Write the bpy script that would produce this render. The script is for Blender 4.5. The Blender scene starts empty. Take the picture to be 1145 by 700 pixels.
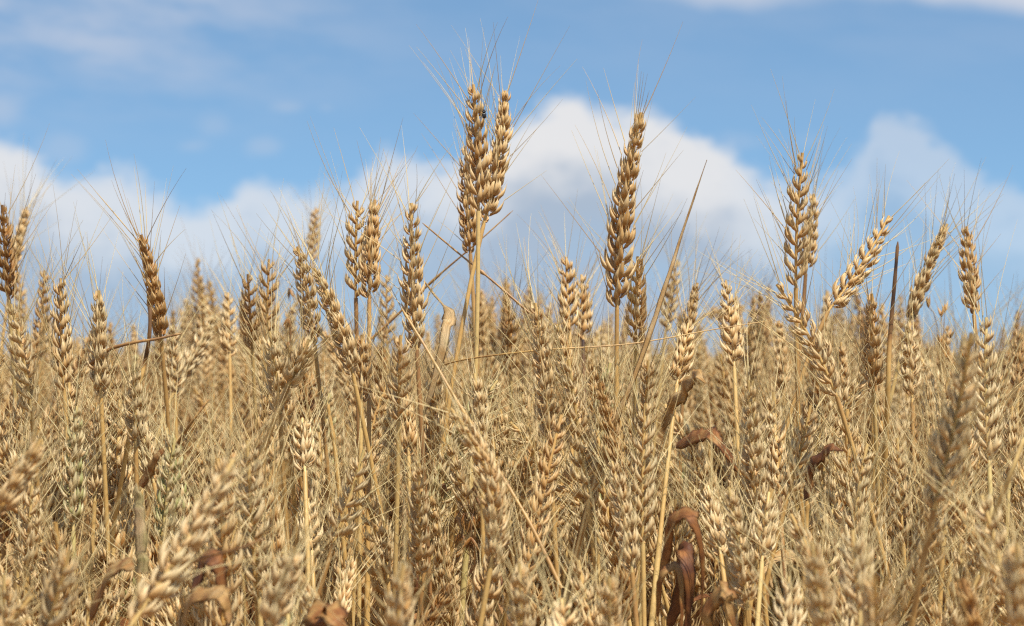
import bpy, math, random
import numpy as np
from mathutils import Vector

S = bpy.context.scene
COL = S.collection
RNG = np.random.default_rng(11)
random.seed(11)

# ------------------------------------------------------------------ camera
F = 55.0 / 22.3 * 1145.0            # focal length in photo pixels
HORIZON = 400.0
ZC = 0.87
PITCH = math.atan((HORIZON - 350.0) / F)
cd = bpy.data.cameras.new('camera')
cam = bpy.data.objects.new('camera', cd)
COL.objects.link(cam)
cam.location = (0, 0, ZC)
cam.rotation_euler = (math.radians(90) + PITCH, 0, 0)
cd.lens = 55.0
cd.sensor_width = 22.3
cd.clip_start = 0.02
cd.clip_end = 20000
cd.dof.use_dof = True
cd.dof.focus_distance = 1.25
cd.dof.aperture_fstop = 13.0
S.camera = cam
FWD = np.array([0, math.cos(PITCH), math.sin(PITCH)])
UPV = np.array([0, -math.sin(PITCH), math.cos(PITCH)])
RIGHT = np.array([1.0, 0, 0])


def at(x, y, d):
    """world point seen at photo pixel x, y at distance d along the view axis"""
    return np.array([0, 0, ZC]) + d * (FWD + RIGHT * (x - 572.5) / F + UPV * (350.0 - y) / F)


# ------------------------------------------------------------------ sun and sky
SUN_EL, SUN_AZ = 60.0, 148.0        # azimuth clockwise from +Y (the viewing direction)
se, sa = math.radians(SUN_EL), math.radians(SUN_AZ)
sun_dir = Vector((math.sin(sa) * math.cos(se), math.cos(sa) * math.cos(se), math.sin(se)))
ld = bpy.data.lights.new('sun', 'SUN')
ld.energy = 5.0
ld.angle = math.radians(0.53)
ld.color = (1.0, 0.95, 0.85)
sun = bpy.data.objects.new('sun', ld)
COL.objects.link(sun)
sun.rotation_euler = (-sun_dir).to_track_quat('-Z', 'Y').to_euler()

S.view_settings.view_transform = 'Standard'
S.view_settings.look = 'None'
S.view_settings.exposure = 0.3
S.view_settings.gamma = 1.0
S.view_settings.use_curve_mapping = False
S.render.engine = 'CYCLES'
S.cycles.use_denoising = False
S.cycles.filter_width = 1.25
S.cycles.sample_clamp_indirect = 4.0
S.cycles.max_bounces = 8
S.cycles.diffuse_bounces = 2
S.cycles.glossy_bounces = 2
S.cycles.transmission_bounces = 5
S.cycles.caustics_reflective = False
S.cycles.caustics_refractive = False


class Nodes:
    """tiny helper for node trees"""

    def __init__(self, tree):
        self.t = tree

    def new(self, kind, **kw):
        n = self.t.nodes.new(kind)
        for k, v in kw.items():
            setattr(n, k, v)
        return n

    def link(self, a, b):
        self.t.links.new(a, b)

    def put(self, sock, v):
        if hasattr(v, 'is_output'):
            self.link(v, sock)
        else:
            sock.default_value = v

    def math(self, op, a, b=0.0, c=0.0, clamp=False):
        n = self.new('ShaderNodeMath', operation=op, use_clamp=clamp)
        for i, v in enumerate((a, b, c)):
            self.put(n.inputs[i], v)
        return n.outputs[0]

    def sstep(self, v, lo, hi):
        n = self.new('ShaderNodeMapRange', interpolation_type='SMOOTHSTEP')
        self.put(n.inputs[0], v)
        n.inputs[1].default_value = lo
        n.inputs[2].default_value = hi
        return n.outputs[0]

    def mix(self, f, a, b, blend='MIX'):
        n = self.new('ShaderNodeMix', data_type='RGBA', blend_type=blend)
        self.put(n.inputs[0], f)
        for s, v in ((n.inputs[6], a), (n.inputs[7], b)):
            self.put(s, v if hasattr(v, 'is_output') else (*v, 1.0))
        return n.outputs[2]

    def noise(self, vec, scale, detail=3.0, rough=0.5):
        n = self.new('ShaderNodeTexNoise')
        self.link(vec, n.inputs['Vector'])
        n.inputs['Scale'].default_value = scale
        n.inputs['Detail'].default_value = detail
        n.inputs['Roughness'].default_value = rough
        return n.outputs['Fac']

    def ramp(self, v, stops):
        n = self.new('ShaderNodeValToRGB')
        cr = n.color_ramp
        while len(cr.elements) < len(stops):
            cr.elements.new(0.5)
        for e, (p, c) in zip(cr.elements, stops):
            e.position = p
            e.color = (*c, 1.0)
        self.put(n.inputs[0], v)
        return n.outputs[0]


def make_world():
    w = bpy.data.worlds.new('World')
    S.world = w
    w.use_nodes = True
    t = w.node_tree
    t.nodes.clear()
    N = Nodes(t)
    out = N.new('ShaderNodeOutputWorld')
    bg = N.new('ShaderNodeBackground')
    bg.inputs['Strength'].default_value = 0.13
    N.link(bg.outputs[0], out.inputs[0])
    tc = N.new('ShaderNodeTexCoord')
    sep = N.new('ShaderNodeSeparateXYZ')
    N.link(tc.outputs['Generated'], sep.inputs[0])
    x, y, z = sep.outputs
    az = N.math('ARCTAN2', x, y)
    el = N.math('ARCSINE', z)
    # deep clear-air sky: the sky is looked up higher than it stands, so the low sky keeps its blue
    zz = N.math('ADD', N.math('MULTIPLY', N.math('MAXIMUM', z, 0.0), 1.6), 0.125)
    comb = N.new('ShaderNodeCombineXYZ')
    N.link(x, comb.inputs[0]); N.link(y, comb.inputs[1]); N.link(zz, comb.inputs[2])
    nrm = N.new('ShaderNodeVectorMath', operation='NORMALIZE')
    N.link(comb.outputs[0], nrm.inputs[0])
    sky = N.new('ShaderNodeTexSky', sky_type='NISHITA')
    sky.sun_disc = False
    sky.sun_elevation = se
    sky.sun_rotation = sa
    sky.air_density = 1.0
    sky.dust_density = 0.6
    sky.ozone_density = 1.6
    N.link(nrm.outputs[0], sky.inputs[0])
    blue = N.mix(1.0, sky.outputs[0], (0.66, 0.89, 0.95), 'MULTIPLY')      # clear cyan summer air
    # cumulus bank: height of its top along the horizon (degrees), with ragged noise
    A0 = 0.2027                      # half width of the photographed stretch, radians
    prof = [(0, 168), (40, 178), (75, 196), (120, 196), (165, 203), (205, 226), (240, 226), (280, 206), (330, 208), (380, 207),
            (415, 178), (440, 168), (485, 178), (530, 166), (575, 138), (605, 120), (645, 110), (690, 124), (735, 128),
            (775, 152), (815, 172), (850, 194), (890, 208), (930, 194), (968, 164), (988, 124), (1006, 126), (1040, 150), (1085, 186), (1145, 222)]
    fc = N.new('ShaderNodeFloatCurve')
    cm = fc.mapping.curves[0]
    pts = [((math.atan((px - 572.5) / F) + A0) / (2 * A0), (HORIZON - py) / F / 0.12) for px, py in prof]
    cm.points[0].location = pts[0]
    cm.points[1].location = pts[-1]
    for p in pts[1:-1]:
        cm.points.new(*p)
    fc.mapping.update()
    N.link(N.math('DIVIDE', N.math('ADD', az, A0), 2 * A0), fc.inputs['Value'])
    top = N.math('MULTIPLY', fc.outputs[0], 0.12)
    cv = N.new('ShaderNodeCombineXYZ')
    N.link(az, cv.inputs[0]); N.link(N.math('MULTIPLY', el, 1.35), cv.inputs[1])
    v = cv.outputs[0]
    n1 = N.noise(v, 42.0, 4.0, 0.55)
    n2 = N.noise(v, 17.0, 3.0, 0.5)
    n3 = N.noise(v, 9.0, 2.0, 0.5)
    n0 = N.noise(v, 110.0, 2.0, 0.5)
    rag = N.math('ADD', N.math('MULTIPLY', N.math('SUBTRACT', n1, 0.5), 0.024), N.math('MULTIPLY', N.math('SUBTRACT', n0, 0.5), 0.010))
    depth = N.math('ADD', N.math('SUBTRACT', top, el), rag)          # how far below the cloud's top
    dens = N.sstep(depth, -0.0042, 0.0088)
    # the right-hand and left-hand reaches of the bank are thinner
    thin = N.ramp(N.math('DIVIDE', N.math('ADD', az, A0), 2 * A0),
                  [(0.0, (.92,) * 3), (0.18, (.72,) * 3), (0.33, (.66,) * 3), (0.42, (.78,) * 3), (0.52, (1,) * 3), (0.7, (.95,) * 3), (0.76, (.72,) * 3), (0.83, (.42,) * 3), (1.0, (.40,) * 3)])
    dens = N.math('MULTIPLY', dens, thin)
    # body of the bank: white crown, bluish grey below, broken by noise
    d2 = N.math('ADD', depth, N.math('ADD', N.math('MULTIPLY', N.math('SUBTRACT', n2, 0.5), 0.035), N.math('MULTIPLY', N.math('SUBTRACT', n1, 0.5), 0.015)))
    grey = N.sstep(d2, 0.012, 0.044)
    white = (5.15, 5.1, 5.1)
    shade = (2.5, 3.05, 3.8)
    ccol = N.mix(grey, white, shade)
    hole = N.math('MULTIPLY', N.sstep(d2, 0.035, 0.075), N.sstep(n2, 0.38, 0.62))
    dens = N.math('MULTIPLY', dens, N.math('SUBTRACT', 1.0, N.math('MULTIPLY', hole, 0.35)))
    col = N.mix(dens, blue, ccol)
    col = N.mix(0.10, col, (3.5, 4.0, 4.8))
    # faint high veil and streaks
    sv = N.new('ShaderNodeCombineXYZ')
    N.link(N.math('ADD', N.math('MULTIPLY', az, 0.35), N.math('MULTIPLY', el, 0.25)), sv.inputs[0]); N.link(el, sv.inputs[1])
    ns = N.noise(sv.outputs[0], 46.0, 4.0, 0.55)
    upper = N.sstep(el, 0.075, 0.135)
    left = N.sstep(az, -0.02, -0.17)
    veil = N.math('MULTIPLY', N.math('MULTIPLY', N.sstep(ns, 0.30, 0.68), upper), N.math('ADD', N.math('MULTIPLY', left, 0.65), 0.12))
    col = N.mix(veil, col, (3.4,3.8,4.6))
    strip = N.math('MULTIPLY', N.sstep(N.math('ADD', el, N.math('ADD', N.math('MULTIPLY', az, 0.055), N.math('MULTIPLY', N.math('SUBTRACT', n2, 0.5), 0.02))), 0.142, 0.152), N.sstep(az, 0.0, 0.09))
    strip = N.math('MULTIPLY', strip, N.sstep(el, 0.25, 0.16))
    col = N.mix(N.math('MULTIPLY', strip, 0.75), col, (4.3,4.4,4.8))
    # small torn puffs at the left
    pn = N.noise(v, 30.0, 3.0, 0.55)
    puffs = None
    for px, py, rx, ry, a in ((8, 128, 26, 20, .55), (215, 165, 22, 9, .35), (238, 142, 20, 14, .3), (295, 166, 22, 12, .4), (322, 122, 20, 7, .35), (365, 122, 10, 6, .25), (75, 170, 30, 18, .4), (830, 160, 26, 10, .25), (905, 160, 22, 12, .2)):
        ax = (px - 572.5) / F
        ey = (HORIZON - py) / F
        dx = N.math('DIVIDE', N.math('SUBTRACT', az, ax), rx / F)
        dy = N.math('DIVIDE', N.math('SUBTRACT', el, ey), ry / F)
        r = N.math('SQRT', N.math('ADD', N.math('MULTIPLY', dx, dx), N.math('MULTIPLY', dy, dy)))
        r = N.math('ADD', r, N.math('MULTIPLY', N.math('SUBTRACT', pn, 0.5), 2.6))
        m = N.math('MULTIPLY', N.sstep(r, 1.4, 0.0), a * .6)
        puffs = m if puffs is None else N.math('MAXIMUM', puffs, m)
    col = N.mix(puffs, col, (3.8,4.05,4.6))
    # air near the horizon
    hz = N.math('MULTIPLY', N.sstep(el, 0.05, 0.0), 0.28)
    col = N.mix(hz, col, (2.2,2.95,4.1))
    N.link(col, bg.inputs['Color'])


make_world()


# ------------------------------------------------------------------ materials
def mat(name, stops, along=0.0, along_col=(0.5, 0.3, 0.1), trans=0.2, rough=0.5, spec=0.4, fine=900.0, fine_amt=0.25, blot=70.0, blot_amt=0.25, bump=0.0, ribs=False):
    m = bpy.data.materials.new(name)
    m.use_nodes = True
    t = m.node_tree
    t.nodes.clear()
    N = Nodes(t)
    out = N.new('ShaderNodeOutputMaterial')
    ta = N.new('ShaderNodeAttribute', attribute_name='tone')
    aa = N.new('ShaderNodeAttribute', attribute_name='along')
    tc = N.new('ShaderNodeTexCoord')
    geo = N.new('ShaderNodeNewGeometry')
    pos = geo.outputs['Position']
    nb = N.noise(pos, blot, 3.0)
    nf = N.noise(pos, fine, 2.0)
    if ribs:                              # veins running along a blade
        xa = N.new('ShaderNodeAttribute', attribute_name='across')
        rv = N.new('ShaderNodeCombineXYZ')
        N.link(N.math('MULTIPLY', xa.outputs['Fac'], 9.0 if name == 'wheat_husk' else 14.0), rv.inputs[0])
        N.link(N.math('MULTIPLY', aa.outputs['Fac'], 0.35), rv.inputs[1])
        N.link(N.math('MULTIPLY', ta.outputs['Fac'], 3.0), rv.inputs[2])
        nf = N.noise(rv.outputs[0], 1.0, 3.0, 0.6)
    tone = N.math('ADD', ta.outputs['Fac'], N.math('MULTIPLY', N.math('SUBTRACT', nb, 0.5), blot_amt * 2))
    tone = N.math('DIVIDE', N.math('ADD', tone, 0.3), 1.4, clamp=True)
    col = N.ramp(tone, [((p + 0.3) / 1.4, c) for p, c in stops])
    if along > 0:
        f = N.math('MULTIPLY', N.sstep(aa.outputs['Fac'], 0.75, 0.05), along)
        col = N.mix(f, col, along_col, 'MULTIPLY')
    if name == 'wheat_husk':
        edge = N.sstep(N.math('ABSOLUTE', xa.outputs['Fac']), 0.45, 0.8)
        col = N.mix(N.math('MULTIPLY', edge, 0.45), col, (0.88, 0.725, 0.45))
    k = N.math('ADD', 1.0 - fine_amt, N.math('MULTIPLY', nf, fine_amt * 2))
    kk = N.new('ShaderNodeCombineXYZ')
    for i in range(3):
        N.link(k, kk.inputs[i])
    col = N.mix(1.0, col, kk.outputs[0], 'MULTIPLY')
    p = N.new('ShaderNodeBsdfPrincipled')
    N.link(col, p.inputs['Base Color'])
    p.inputs['Roughness'].default_value = rough
    p.inputs['Specular IOR Level'].default_value = spec
    if bump > 0:
        b = N.new('ShaderNodeBump')
        b.inputs['Strength'].default_value = bump
        b.inputs['Distance'].default_value = 0.0004
        N.link(nf, b.inputs['Height'])
        N.link(b.outputs[0], p.inputs['Normal'])
    if trans > 0:
        tr = N.new('ShaderNodeBsdfTranslucent')
        N.link(col, tr.inputs['Color'])
        mx = N.new('ShaderNodeMixShader')
        mx.inputs[0].default_value = trans
        N.link(p.outputs[0], mx.inputs[1])
        N.link(tr.outputs[0], mx.inputs[2])
        N.link(mx.outputs[0], out.inputs[0])
    else:
        N.link(p.outputs[0], out.inputs[0])
    return m


M = {}
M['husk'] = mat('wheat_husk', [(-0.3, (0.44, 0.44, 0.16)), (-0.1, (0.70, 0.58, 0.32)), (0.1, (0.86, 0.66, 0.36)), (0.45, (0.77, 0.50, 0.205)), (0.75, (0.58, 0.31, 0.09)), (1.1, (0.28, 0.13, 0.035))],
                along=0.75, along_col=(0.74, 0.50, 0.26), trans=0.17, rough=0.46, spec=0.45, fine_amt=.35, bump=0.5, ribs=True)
M['awn'] = mat('wheat_awn', [(-0.3, (0.66, 0.53, 0.26)), (0.2, (0.80, 0.61, 0.29)), (0.6, (0.56, 0.34, 0.11)), (1.1, (0.30, 0.17, 0.06))], trans=0.15, rough=0.4, spec=0.5, fine_amt=0.1, blot=30.0)
M['stem'] = mat('wheat_straw', [(-0.3, (0.48, 0.44, 0.16)), (0.1, (0.70, 0.50, 0.20)), (0.5, (0.60, 0.36, 0.115)), (0.8, (0.34, 0.17, 0.06)), (1.1, (0.05, 0.025, 0.015))], trans=0.05, rough=0.38, spec=0.5, fine=500, fine_amt=0.2, blot=40.0)
M['leaf'] = mat('dry_leaf_blade', [(-0.3, (0.45, 0.40, 0.14)), (0.1, (0.72, 0.53, 0.29)), (0.5, (0.55, 0.32, 0.11)), (0.8, (0.36, 0.145, 0.042)), (1.1, (0.15, 0.052, 0.02))], trans=0.3, rough=0.5, spec=0.4, fine=700, fine_amt=0.85, blot=110.0, blot_amt=0.6, bump=1.0, ribs=True)


def flat_mat(name, c1, c2, scale, rough=0.8, spec=0.2):
    m = bpy.data.materials.new(name)
    m.use_nodes = True
    t = m.node_tree
    N = Nodes(t)
    p = t.nodes['Principled BSDF']
    geo = N.new('ShaderNodeNewGeometry')
    n = N.noise(geo.outputs['Position'], scale, 4.0)
    N.link(N.mix(N.sstep(n, 0.3, 0.7), c1, c2), p.inputs['Base Color'])
    p.inputs['Roughness'].default_value = rough
    p.inputs['Specular IOR Level'].default_value = spec
    return m


M['soil'] = flat_mat('dry_soil', (0.17, 0.11, 0.065), (0.30, 0.21, 0.13), 14.0)
M['far'] = flat_mat('far_wheat', (0.52, 0.37, 0.18), (0.66, 0.50, 0.28), 1.5)
M['beetle'] = flat_mat('black_chitin', (0.012, 0.011, 0.012), (0.03, 0.026, 0.026), 900.0, 0.25, 0.5)
M['bark'] = flat_mat('bark', (0.10, 0.075, 0.05), (0.16, 0.12, 0.085), 3.0)
M['tree_leaf'] = flat_mat('tree_foliage', (0.04, 0.06, 0.03), (0.08, 0.10, 0.05), 0.8)
MAT_KEYS = ['husk', 'awn', 'stem', 'leaf']


# ------------------------------------------------------------------ mesh builder
class Acc:
    """collects grids of quads (batches of tubes) and links them as ONE mesh object"""

    def __init__(self):
        self.v, self.q, self.m, self.t, self.a, self.x = [], [], [], [], [], []
        self.n = 0

    def add(self, verts, quads, mi, tone, along, across=None):
        self.v.append(verts); self.q.append(quads + self.n); self.m.append(np.full(len(quads), mi, np.int32))
        self.t.append(tone); self.a.append(along); self.x.append(np.zeros(len(verts)) if across is None else across)
        self.n += len(verts)

    def tubes(self, C, W, O, rw, ro, K, mi, tone, along, sect=None):
        """C,W,O: (M,R,3) centre line, width and depth axes; rw, ro: (M,R) half sizes; tone: (M,) or (M,R); along: (R,)"""
        Mn, R = C.shape[:2]
        th = np.arange(K) * 2 * math.pi / K + (math.pi / 6 if K == 6 else 0)
        cs, sn = np.cos(th), np.sin(th)
        if sect is not None:
            sn = sn * sect
        V = C[:, :, None, :] + W[:, :, None, :] * (rw[:, :, None] * cs)[..., None] + O[:, :, None, :] * (ro[:, :, None] * sn)[..., None]
        r = np.arange(R - 1)[:, None]
        k = np.arange(K)[None, :]
        a = r * K + k
        b = r * K + (k + 1) % K
        q = np.stack([a, b, b + K, a + K], -1).reshape(-1, 4)
        Q = (q[None] + (np.arange(Mn) * R * K)[:, None, None]).reshape(-1, 4)
        tone = np.asarray(tone, float)
        if tone.ndim == 1:
            tone = np.repeat(tone[:, None], R, 1)
        T = np.repeat(tone[:, :, None], K, 2).reshape(-1)
        A = np.broadcast_to(np.asarray(along)[None, :, None], (Mn, R, K)).reshape(-1)
        self.add(V.reshape(-1, 3), Q, mi, T, A, np.tile(cs * .8, Mn * R))

    def arrays(self):
        return (np.concatenate(self.v), np.concatenate(self.q), np.concatenate(self.m), np.concatenate(self.t), np.concatenate(self.a), np.concatenate(self.x))

    def build(self, name, parent=None, origin=(0, 0, 0), mats=None):
        v, q, m, t, a, x = self.arrays()
        return mesh_object(name, v - np.asarray(origin), q, m, t, a, parent, mats, x)


def mesh_object(name, v, q, m, t, a, parent=None, mats=None, x=None):
    me = bpy.data.meshes.new(name)
    me.vertices.add(len(v))
    me.vertices.foreach_set('co', np.ascontiguousarray(v, np.float32).ravel())
    me.loops.add(len(q) * 4)
    me.loops.foreach_set('vertex_index', np.ascontiguousarray(q, np.int32).ravel())
    me.polygons.add(len(q))
    me.polygons.foreach_set('loop_start', np.arange(len(q), dtype=np.int32) * 4)
    used = sorted(set(m.tolist()))
    for mi in used:
        me.materials.append(M[(mats or MAT_KEYS)[mi]])
    remap = np.zeros(max(used) + 1, np.int32)
    for i, mi in enumerate(used):
        remap[mi] = i
    me.polygons.foreach_set('material_index', remap[m])
    me.polygons.foreach_set('use_smooth', np.ones(len(q), bool))
    for nm, arr in (('tone', t), ('along', a)) + ((('across', x),) if x is not None and (3 in used or 0 in used) else ()):
        at_ = me.attributes.new(nm, 'FLOAT', 'POINT')
        at_.data.foreach_set('value', np.ascontiguousarray(arr, np.float32))
    me.update(calc_edges=True)
    o = bpy.data.objects.new(name, me)
    COL.objects.link(o)
    if parent is not None:
        o.parent = parent
    return o


def thing(name, loc, label, cat, group=None):
    o = bpy.data.objects.new(name, None)
    o.empty_display_size = 0.02
    COL.objects.link(o)
    o.location = loc
    tag(o, label, cat, group)
    return o


def tag(o, label=None, cat=None, group=None, kind=None):
    for k, v in (('label', label), ('category', cat), ('group', group), ('kind', kind)):
        if v:
            o[k] = v
    return o


def unit(v):
    return v / np.maximum(np.linalg.norm(v, axis=-1, keepdims=True), 1e-12)


def bez2(p0, p1, p2, t):
    t = np.asarray(t)[:, None]
    return (1 - t) ** 2 * p0 + 2 * t * (1 - t) * p1 + t * t * p2, unit(2 * (1 - t) * (p1 - p0) + 2 * t * (p2 - p1))


def bez3(p0, p1, p2, p3, t):
    t = np.asarray(t)[:, None]
    return (1 - t) ** 3 * p0 + 3 * (1 - t) ** 2 * t * p1 + 3 * (1 - t) * t * t * p2 + t ** 3 * p3


def spline(pts, n):
    """Catmull-Rom through pts, n samples"""
    P = np.asarray(pts, float)
    if len(P) == 2:
        return P[0] + (P[1] - P[0]) * np.linspace(0, 1, n)[:, None]
    E = np.vstack([2 * P[0] - P[1], P, 2 * P[-1] - P[-2]])
    s = np.linspace(0, len(P) - 1 - 1e-6, n)
    i = s.astype(int)
    u = (s - i)[:, None]
    a, b, c, d = E[i], E[i + 1], E[i + 2], E[i + 3]
    return 0.5 * (2 * b + (c - a) * u + (2 * a - 5 * b + 4 * c - d) * u ** 2 + (3 * b - a - 3 * c + d) * u ** 3)


def frames(C, hint):
    T = unit(np.gradient(C, axis=0))
    W = unit(np.cross(T, hint))
    O = unit(np.cross(W, T))
    return T, W, O


# ------------------------------------------------------------------ wheat ear
PT = np.array([0, .09, .23, .40, .57, .73, .87, 1.0])
PR = np.array([.45, .78, 1.0, .96, .68, .35, .13, .03])
PT_LOW = np.array([0, .25, .55, .82, 1.0])
PR_LOW = np.array([.5, 1.0, .9, .45, .03])
ROLL = {0: 62, 1: 38, 3: 48, 2: 0}
#        lateral offset, fan angle, length, base up, out, half width, half depth, awn?
SPK = [(-2.0, -15, 10.2, 0.0, 0.3, 1.70, 1.05, 0), (2.0, 15, 10.2, 0.0, 0.3, 1.70, 1.05, 0),
       (-1.4, -13, 12.4, 1.4, 1.1, 1.65, 1.25, 1), (1.4, 13, 12.4, 1.4, 1.1, 1.65, 1.25, 1),
       (-0.6, -24, 10.2, 2.6, 0.5, 1.25, 0.50, 3), (0.6, 24, 10.2, 2.6, 0.5, 1.25, 0.50, 3),
       (-0.8, -7, 10.6, 3.6, 1.9, 1.45, 1.15, 2), (0.8, 7, 10.6, 3.6, 1.9, 1.45, 1.15, 2),
       (0.0, 0, 9.0, 5.2, 2.2, 1.30, 1.10, 3)]
SPK_LOW = [(-1.3, -17, 10.0, 0.6, 0.5, 2.3, 1.6, 1), (1.3, 17, 10.0, 0.6, 0.5, 2.3, 1.6, 1), (0.0, 0, 10.0, 3.2, 1.2, 1.9, 1.5, 2)]


def ear_data(p0, p1, p2, az, rng, tone, opn=1.0, low=False, awn_len=0.052, awn_tone=None, fat=1.0, awn_keep=0.8, K=8):
    """p0 base, p1 control, p2 tip. Returns rachis, husks (with spikelet number) and awns as tube batches."""
    L = np.linalg.norm(p1 - p0) * 0.5 + np.linalg.norm(p2 - p1) * 0.5
    L = max(L, np.linalg.norm(p2 - p0))
    s = float(np.clip(L / 0.092, 0.72, 1.12)) ** 0.6 * fat * 0.87
    n = max(9, int(round((L - 0.008) / (0.0043 * s))))
    t = np.linspace(0.015, 1 - 0.0095 * s / L, n)
    P, T = bez2(p0, p1, p2, t)
    ref = np.array([0.0, 1.0, 0.05])
    X = unit(np.cross(T, ref))
    Y = np.cross(X, T)
    ang = az + (t - 0.5) * rng.normal(0, 0.5)
    Sd = X * np.cos(ang)[:, None] + Y * np.sin(ang)[:, None]
    Nn = np.cross(T, Sd)
    side = np.where(np.arange(n) % 2 == 0, 1.0, -1.0)
    Sd = Sd * side[:, None]
    k = s * np.interp(t, [0, .1, .25, .6, .85, 1], [.82, 1.06, 1.10, .92, .62, .36]) * rng.normal(1, .05, n)
    inc = np.radians(17 * opn) * np.interp(t, [0, .15, .8, 1], [1.0, 1.1, .95, .35]) + rng.normal(0, .06, n)
    A = T * np.cos(inc)[:, None] + Sd * np.sin(inc)[:, None]
    O = -T * np.sin(inc)[:, None] + Sd * np.cos(inc)[:, None]
    tab = SPK_LOW if low else SPK
    pt, pr = (PT_LOW, PR_LOW) if low else (PT, PR)
    mm = 0.001
    Cs, Ws, Os, RW, RO, TN, ID = [], [], [], [], [], [], []
    AB, AD, AT = [], [], []
    for (no, fan, ln, up, so, hw, hd, aw) in tab:
        f = np.radians(fan * opn) + rng.normal(0, .07, n)
        kk = k * rng.normal(1, .11, n)
        D = A * np.cos(f)[:, None] + Nn * np.sin(f)[:, None]
        W = -A * np.sin(f)[:, None] + Nn * np.cos(f)[:, None]
        D = unit(D + rng.normal(0, .085, (n, 3)))
        W = unit(W - D * np.sum(W * D, 1, keepdims=True))
        Q = np.cross(W, D)
        Q *= np.sign(np.sum(Q * O, 1, keepdims=True))
        if no:
            ra = np.radians(ROLL[aw]) * np.sign(no)
            sgn = np.sign(np.sum(W * Nn, 1, keepdims=True))
            Wn = W * sgn
            Q, W = Q * math.cos(ra) + Wn * math.sin(ra), Wn * math.cos(ra) - Q * math.sin(ra)
        B = P + O * (so + .45) * mm * k[:, None] + Nn * (no * mm * k)[:, None] + A * (up * mm * k)[:, None]
        bend = (np.sin(pt * math.pi) * 0.12 - 0.05 * pt ** 2 + (-0.02 + 0.26 * (opn - 0.9)) * pt ** 3)
        ll = ln * mm * kk
        C = B[:, None, :] + D[:, None, :] * (pt[None, :] * ll[:, None])[..., None] + Q[:, None, :] * (bend[None, :] * ll[:, None])[..., None]
        Cs.append(C)
        Ws.append(np.repeat(W[:, None], len(pt), 1)); Os.append(np.repeat(Q[:, None], len(pt), 1))
        RW.append(pr[None] * (hw * mm * kk * (1.0 if low else .86))[:, None]); RO.append(pr[None] * (hd * mm * kk * (1.0 if low else .86))[:, None])
        TN.append(tone + rng.normal(0, .13, n) + (0.06 if aw == 0 else -.16 if aw == 3 else 0)); ID.append(np.arange(n))
        if aw in (1, 2):
            keep = rng.random(n) < (awn_keep * .8 if aw == 1 else awn_keep * 0.3)
            if low:
                keep &= rng.random(n) < 0.42
            spread = unit(D * 0.75 + T * 0.35 + Sd * np.abs(rng.normal(.22, .16, n))[:, None] + Nn * np.sign(no if no else 1) * np.abs(rng.normal(.16, .2, n))[:, None] + rng.normal(0, .09, (n, 3)))
            AB.append(C[keep, -2]); AD.append(spread[keep]); AT.append(t[keep])
    hus = dict(C=np.concatenate(Cs), W=np.concatenate(Ws), O=np.concatenate(Os), rw=np.concatenate(RW), ro=np.concatenate(RO), tone=np.concatenate(TN), id=np.concatenate(ID), along=pt, K=(5 if low else K), n=n)
    keep = rng.random(len(hus['id'])) > .045          # a few husks have fallen
    for k_ in ('C', 'W', 'O', 'rw', 'ro', 'tone', 'id'):
        hus[k_] = hus[k_][keep]
    if tone > -.03 and not low:                        # fully ripe: no green left
        hus['tone'] = np.maximum(hus['tone'], .05)
    AB, AD, AT = np.concatenate(AB), np.concatenate(AD), np.concatenate(AT)
    na = len(AB)
    R = 4 if low else 7
    u = np.linspace(0, 1, R)
    al = awn_len * np.interp(AT, [0, .2, .6, 1], [.55, .85, 1.0, .85]) * np.where(rng.random(na) < .2, rng.uniform(.25, .6, na), rng.uniform(.65, 1.1, na))
    side_v = unit(np.cross(AD, rng.normal(0, 1, (na, 3))))
    curve = rng.normal(0.05, .07, na)
    AC = AB[:, None] + AD[:, None] * (u[None] * al[:, None])[..., None] + side_v[:, None] * ((u ** 2)[None] * (curve * al)[:, None])[..., None]
    AW = np.repeat(side_v[:, None], R, 1)
    AO = np.repeat(np.cross(AD, side_v)[:, None], R, 1)
    ar = (0.00025 if low else 0.00024) * (1 - 0.8 * u)[None] * rng.uniform(.8, 1.2, na)[:, None]
    awn = dict(C=AC, W=AW, O=AO, r=ar, tone=(awn_tone if awn_tone is not None else tone * 0.7) + rng.normal(0, .16, na), u=u)
    tr = np.linspace(0, 0.97, 9)
    RC, RT = bez2(p0, p1, p2, tr)
    RX = unit(np.cross(RT, ref))
    rach = dict(C=RC[None], W=RX[None], O=np.cross(RX, RT)[None], r=np.full((1, 9), 0.0011 * s), tone=np.array([tone + .1]), along=np.full(9, .5))
    return rach, hus, awn, s


HS = np.array([1.25, 1.0, 1.0, 1.0, 1.0, 1.0, 1.0, 1.0])


def put_husks(acc, h, sel=slice(None)):
    K = h['K']
    th = np.arange(K) * 2 * math.pi / K + (math.pi / 6 if K == 6 else 0)
    sect = np.where(np.sin(th) > 0.9, 1.45, np.where(np.sin(th) < 0, .55, 1.0))      # the keel of the husk
    acc.tubes(h['C'][sel], h['W'][sel], h['O'][sel], h['rw'][sel], h['ro'][sel], K, 0, h['tone'][sel], h['along'], sect)


def put_awns(acc, a):
    acc.tubes(a['C'], a['W'], a['O'], a['r'], a['r'], 3, 1, a['tone'], a['u'])


def put_rachis(acc, r):
    acc.tubes(r['C'], r['W'], r['O'], r['r'], r['r'], 5, 2, r['tone'], r['along'])


def stem_curve(root, base, ear_dir, n=22):
    h = base[2] - root[2]
    c2 = base - ear_dir * (0.06 + 0.22 * max(0.0, ear_dir[2]) ** 6) - np.array([0, 0, .04])
    c1 = root + np.array([0, 0, h * 0.45])
    return bez3(root, c1, c2, base, np.linspace(0, 1, n) ** 0.75)


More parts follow.
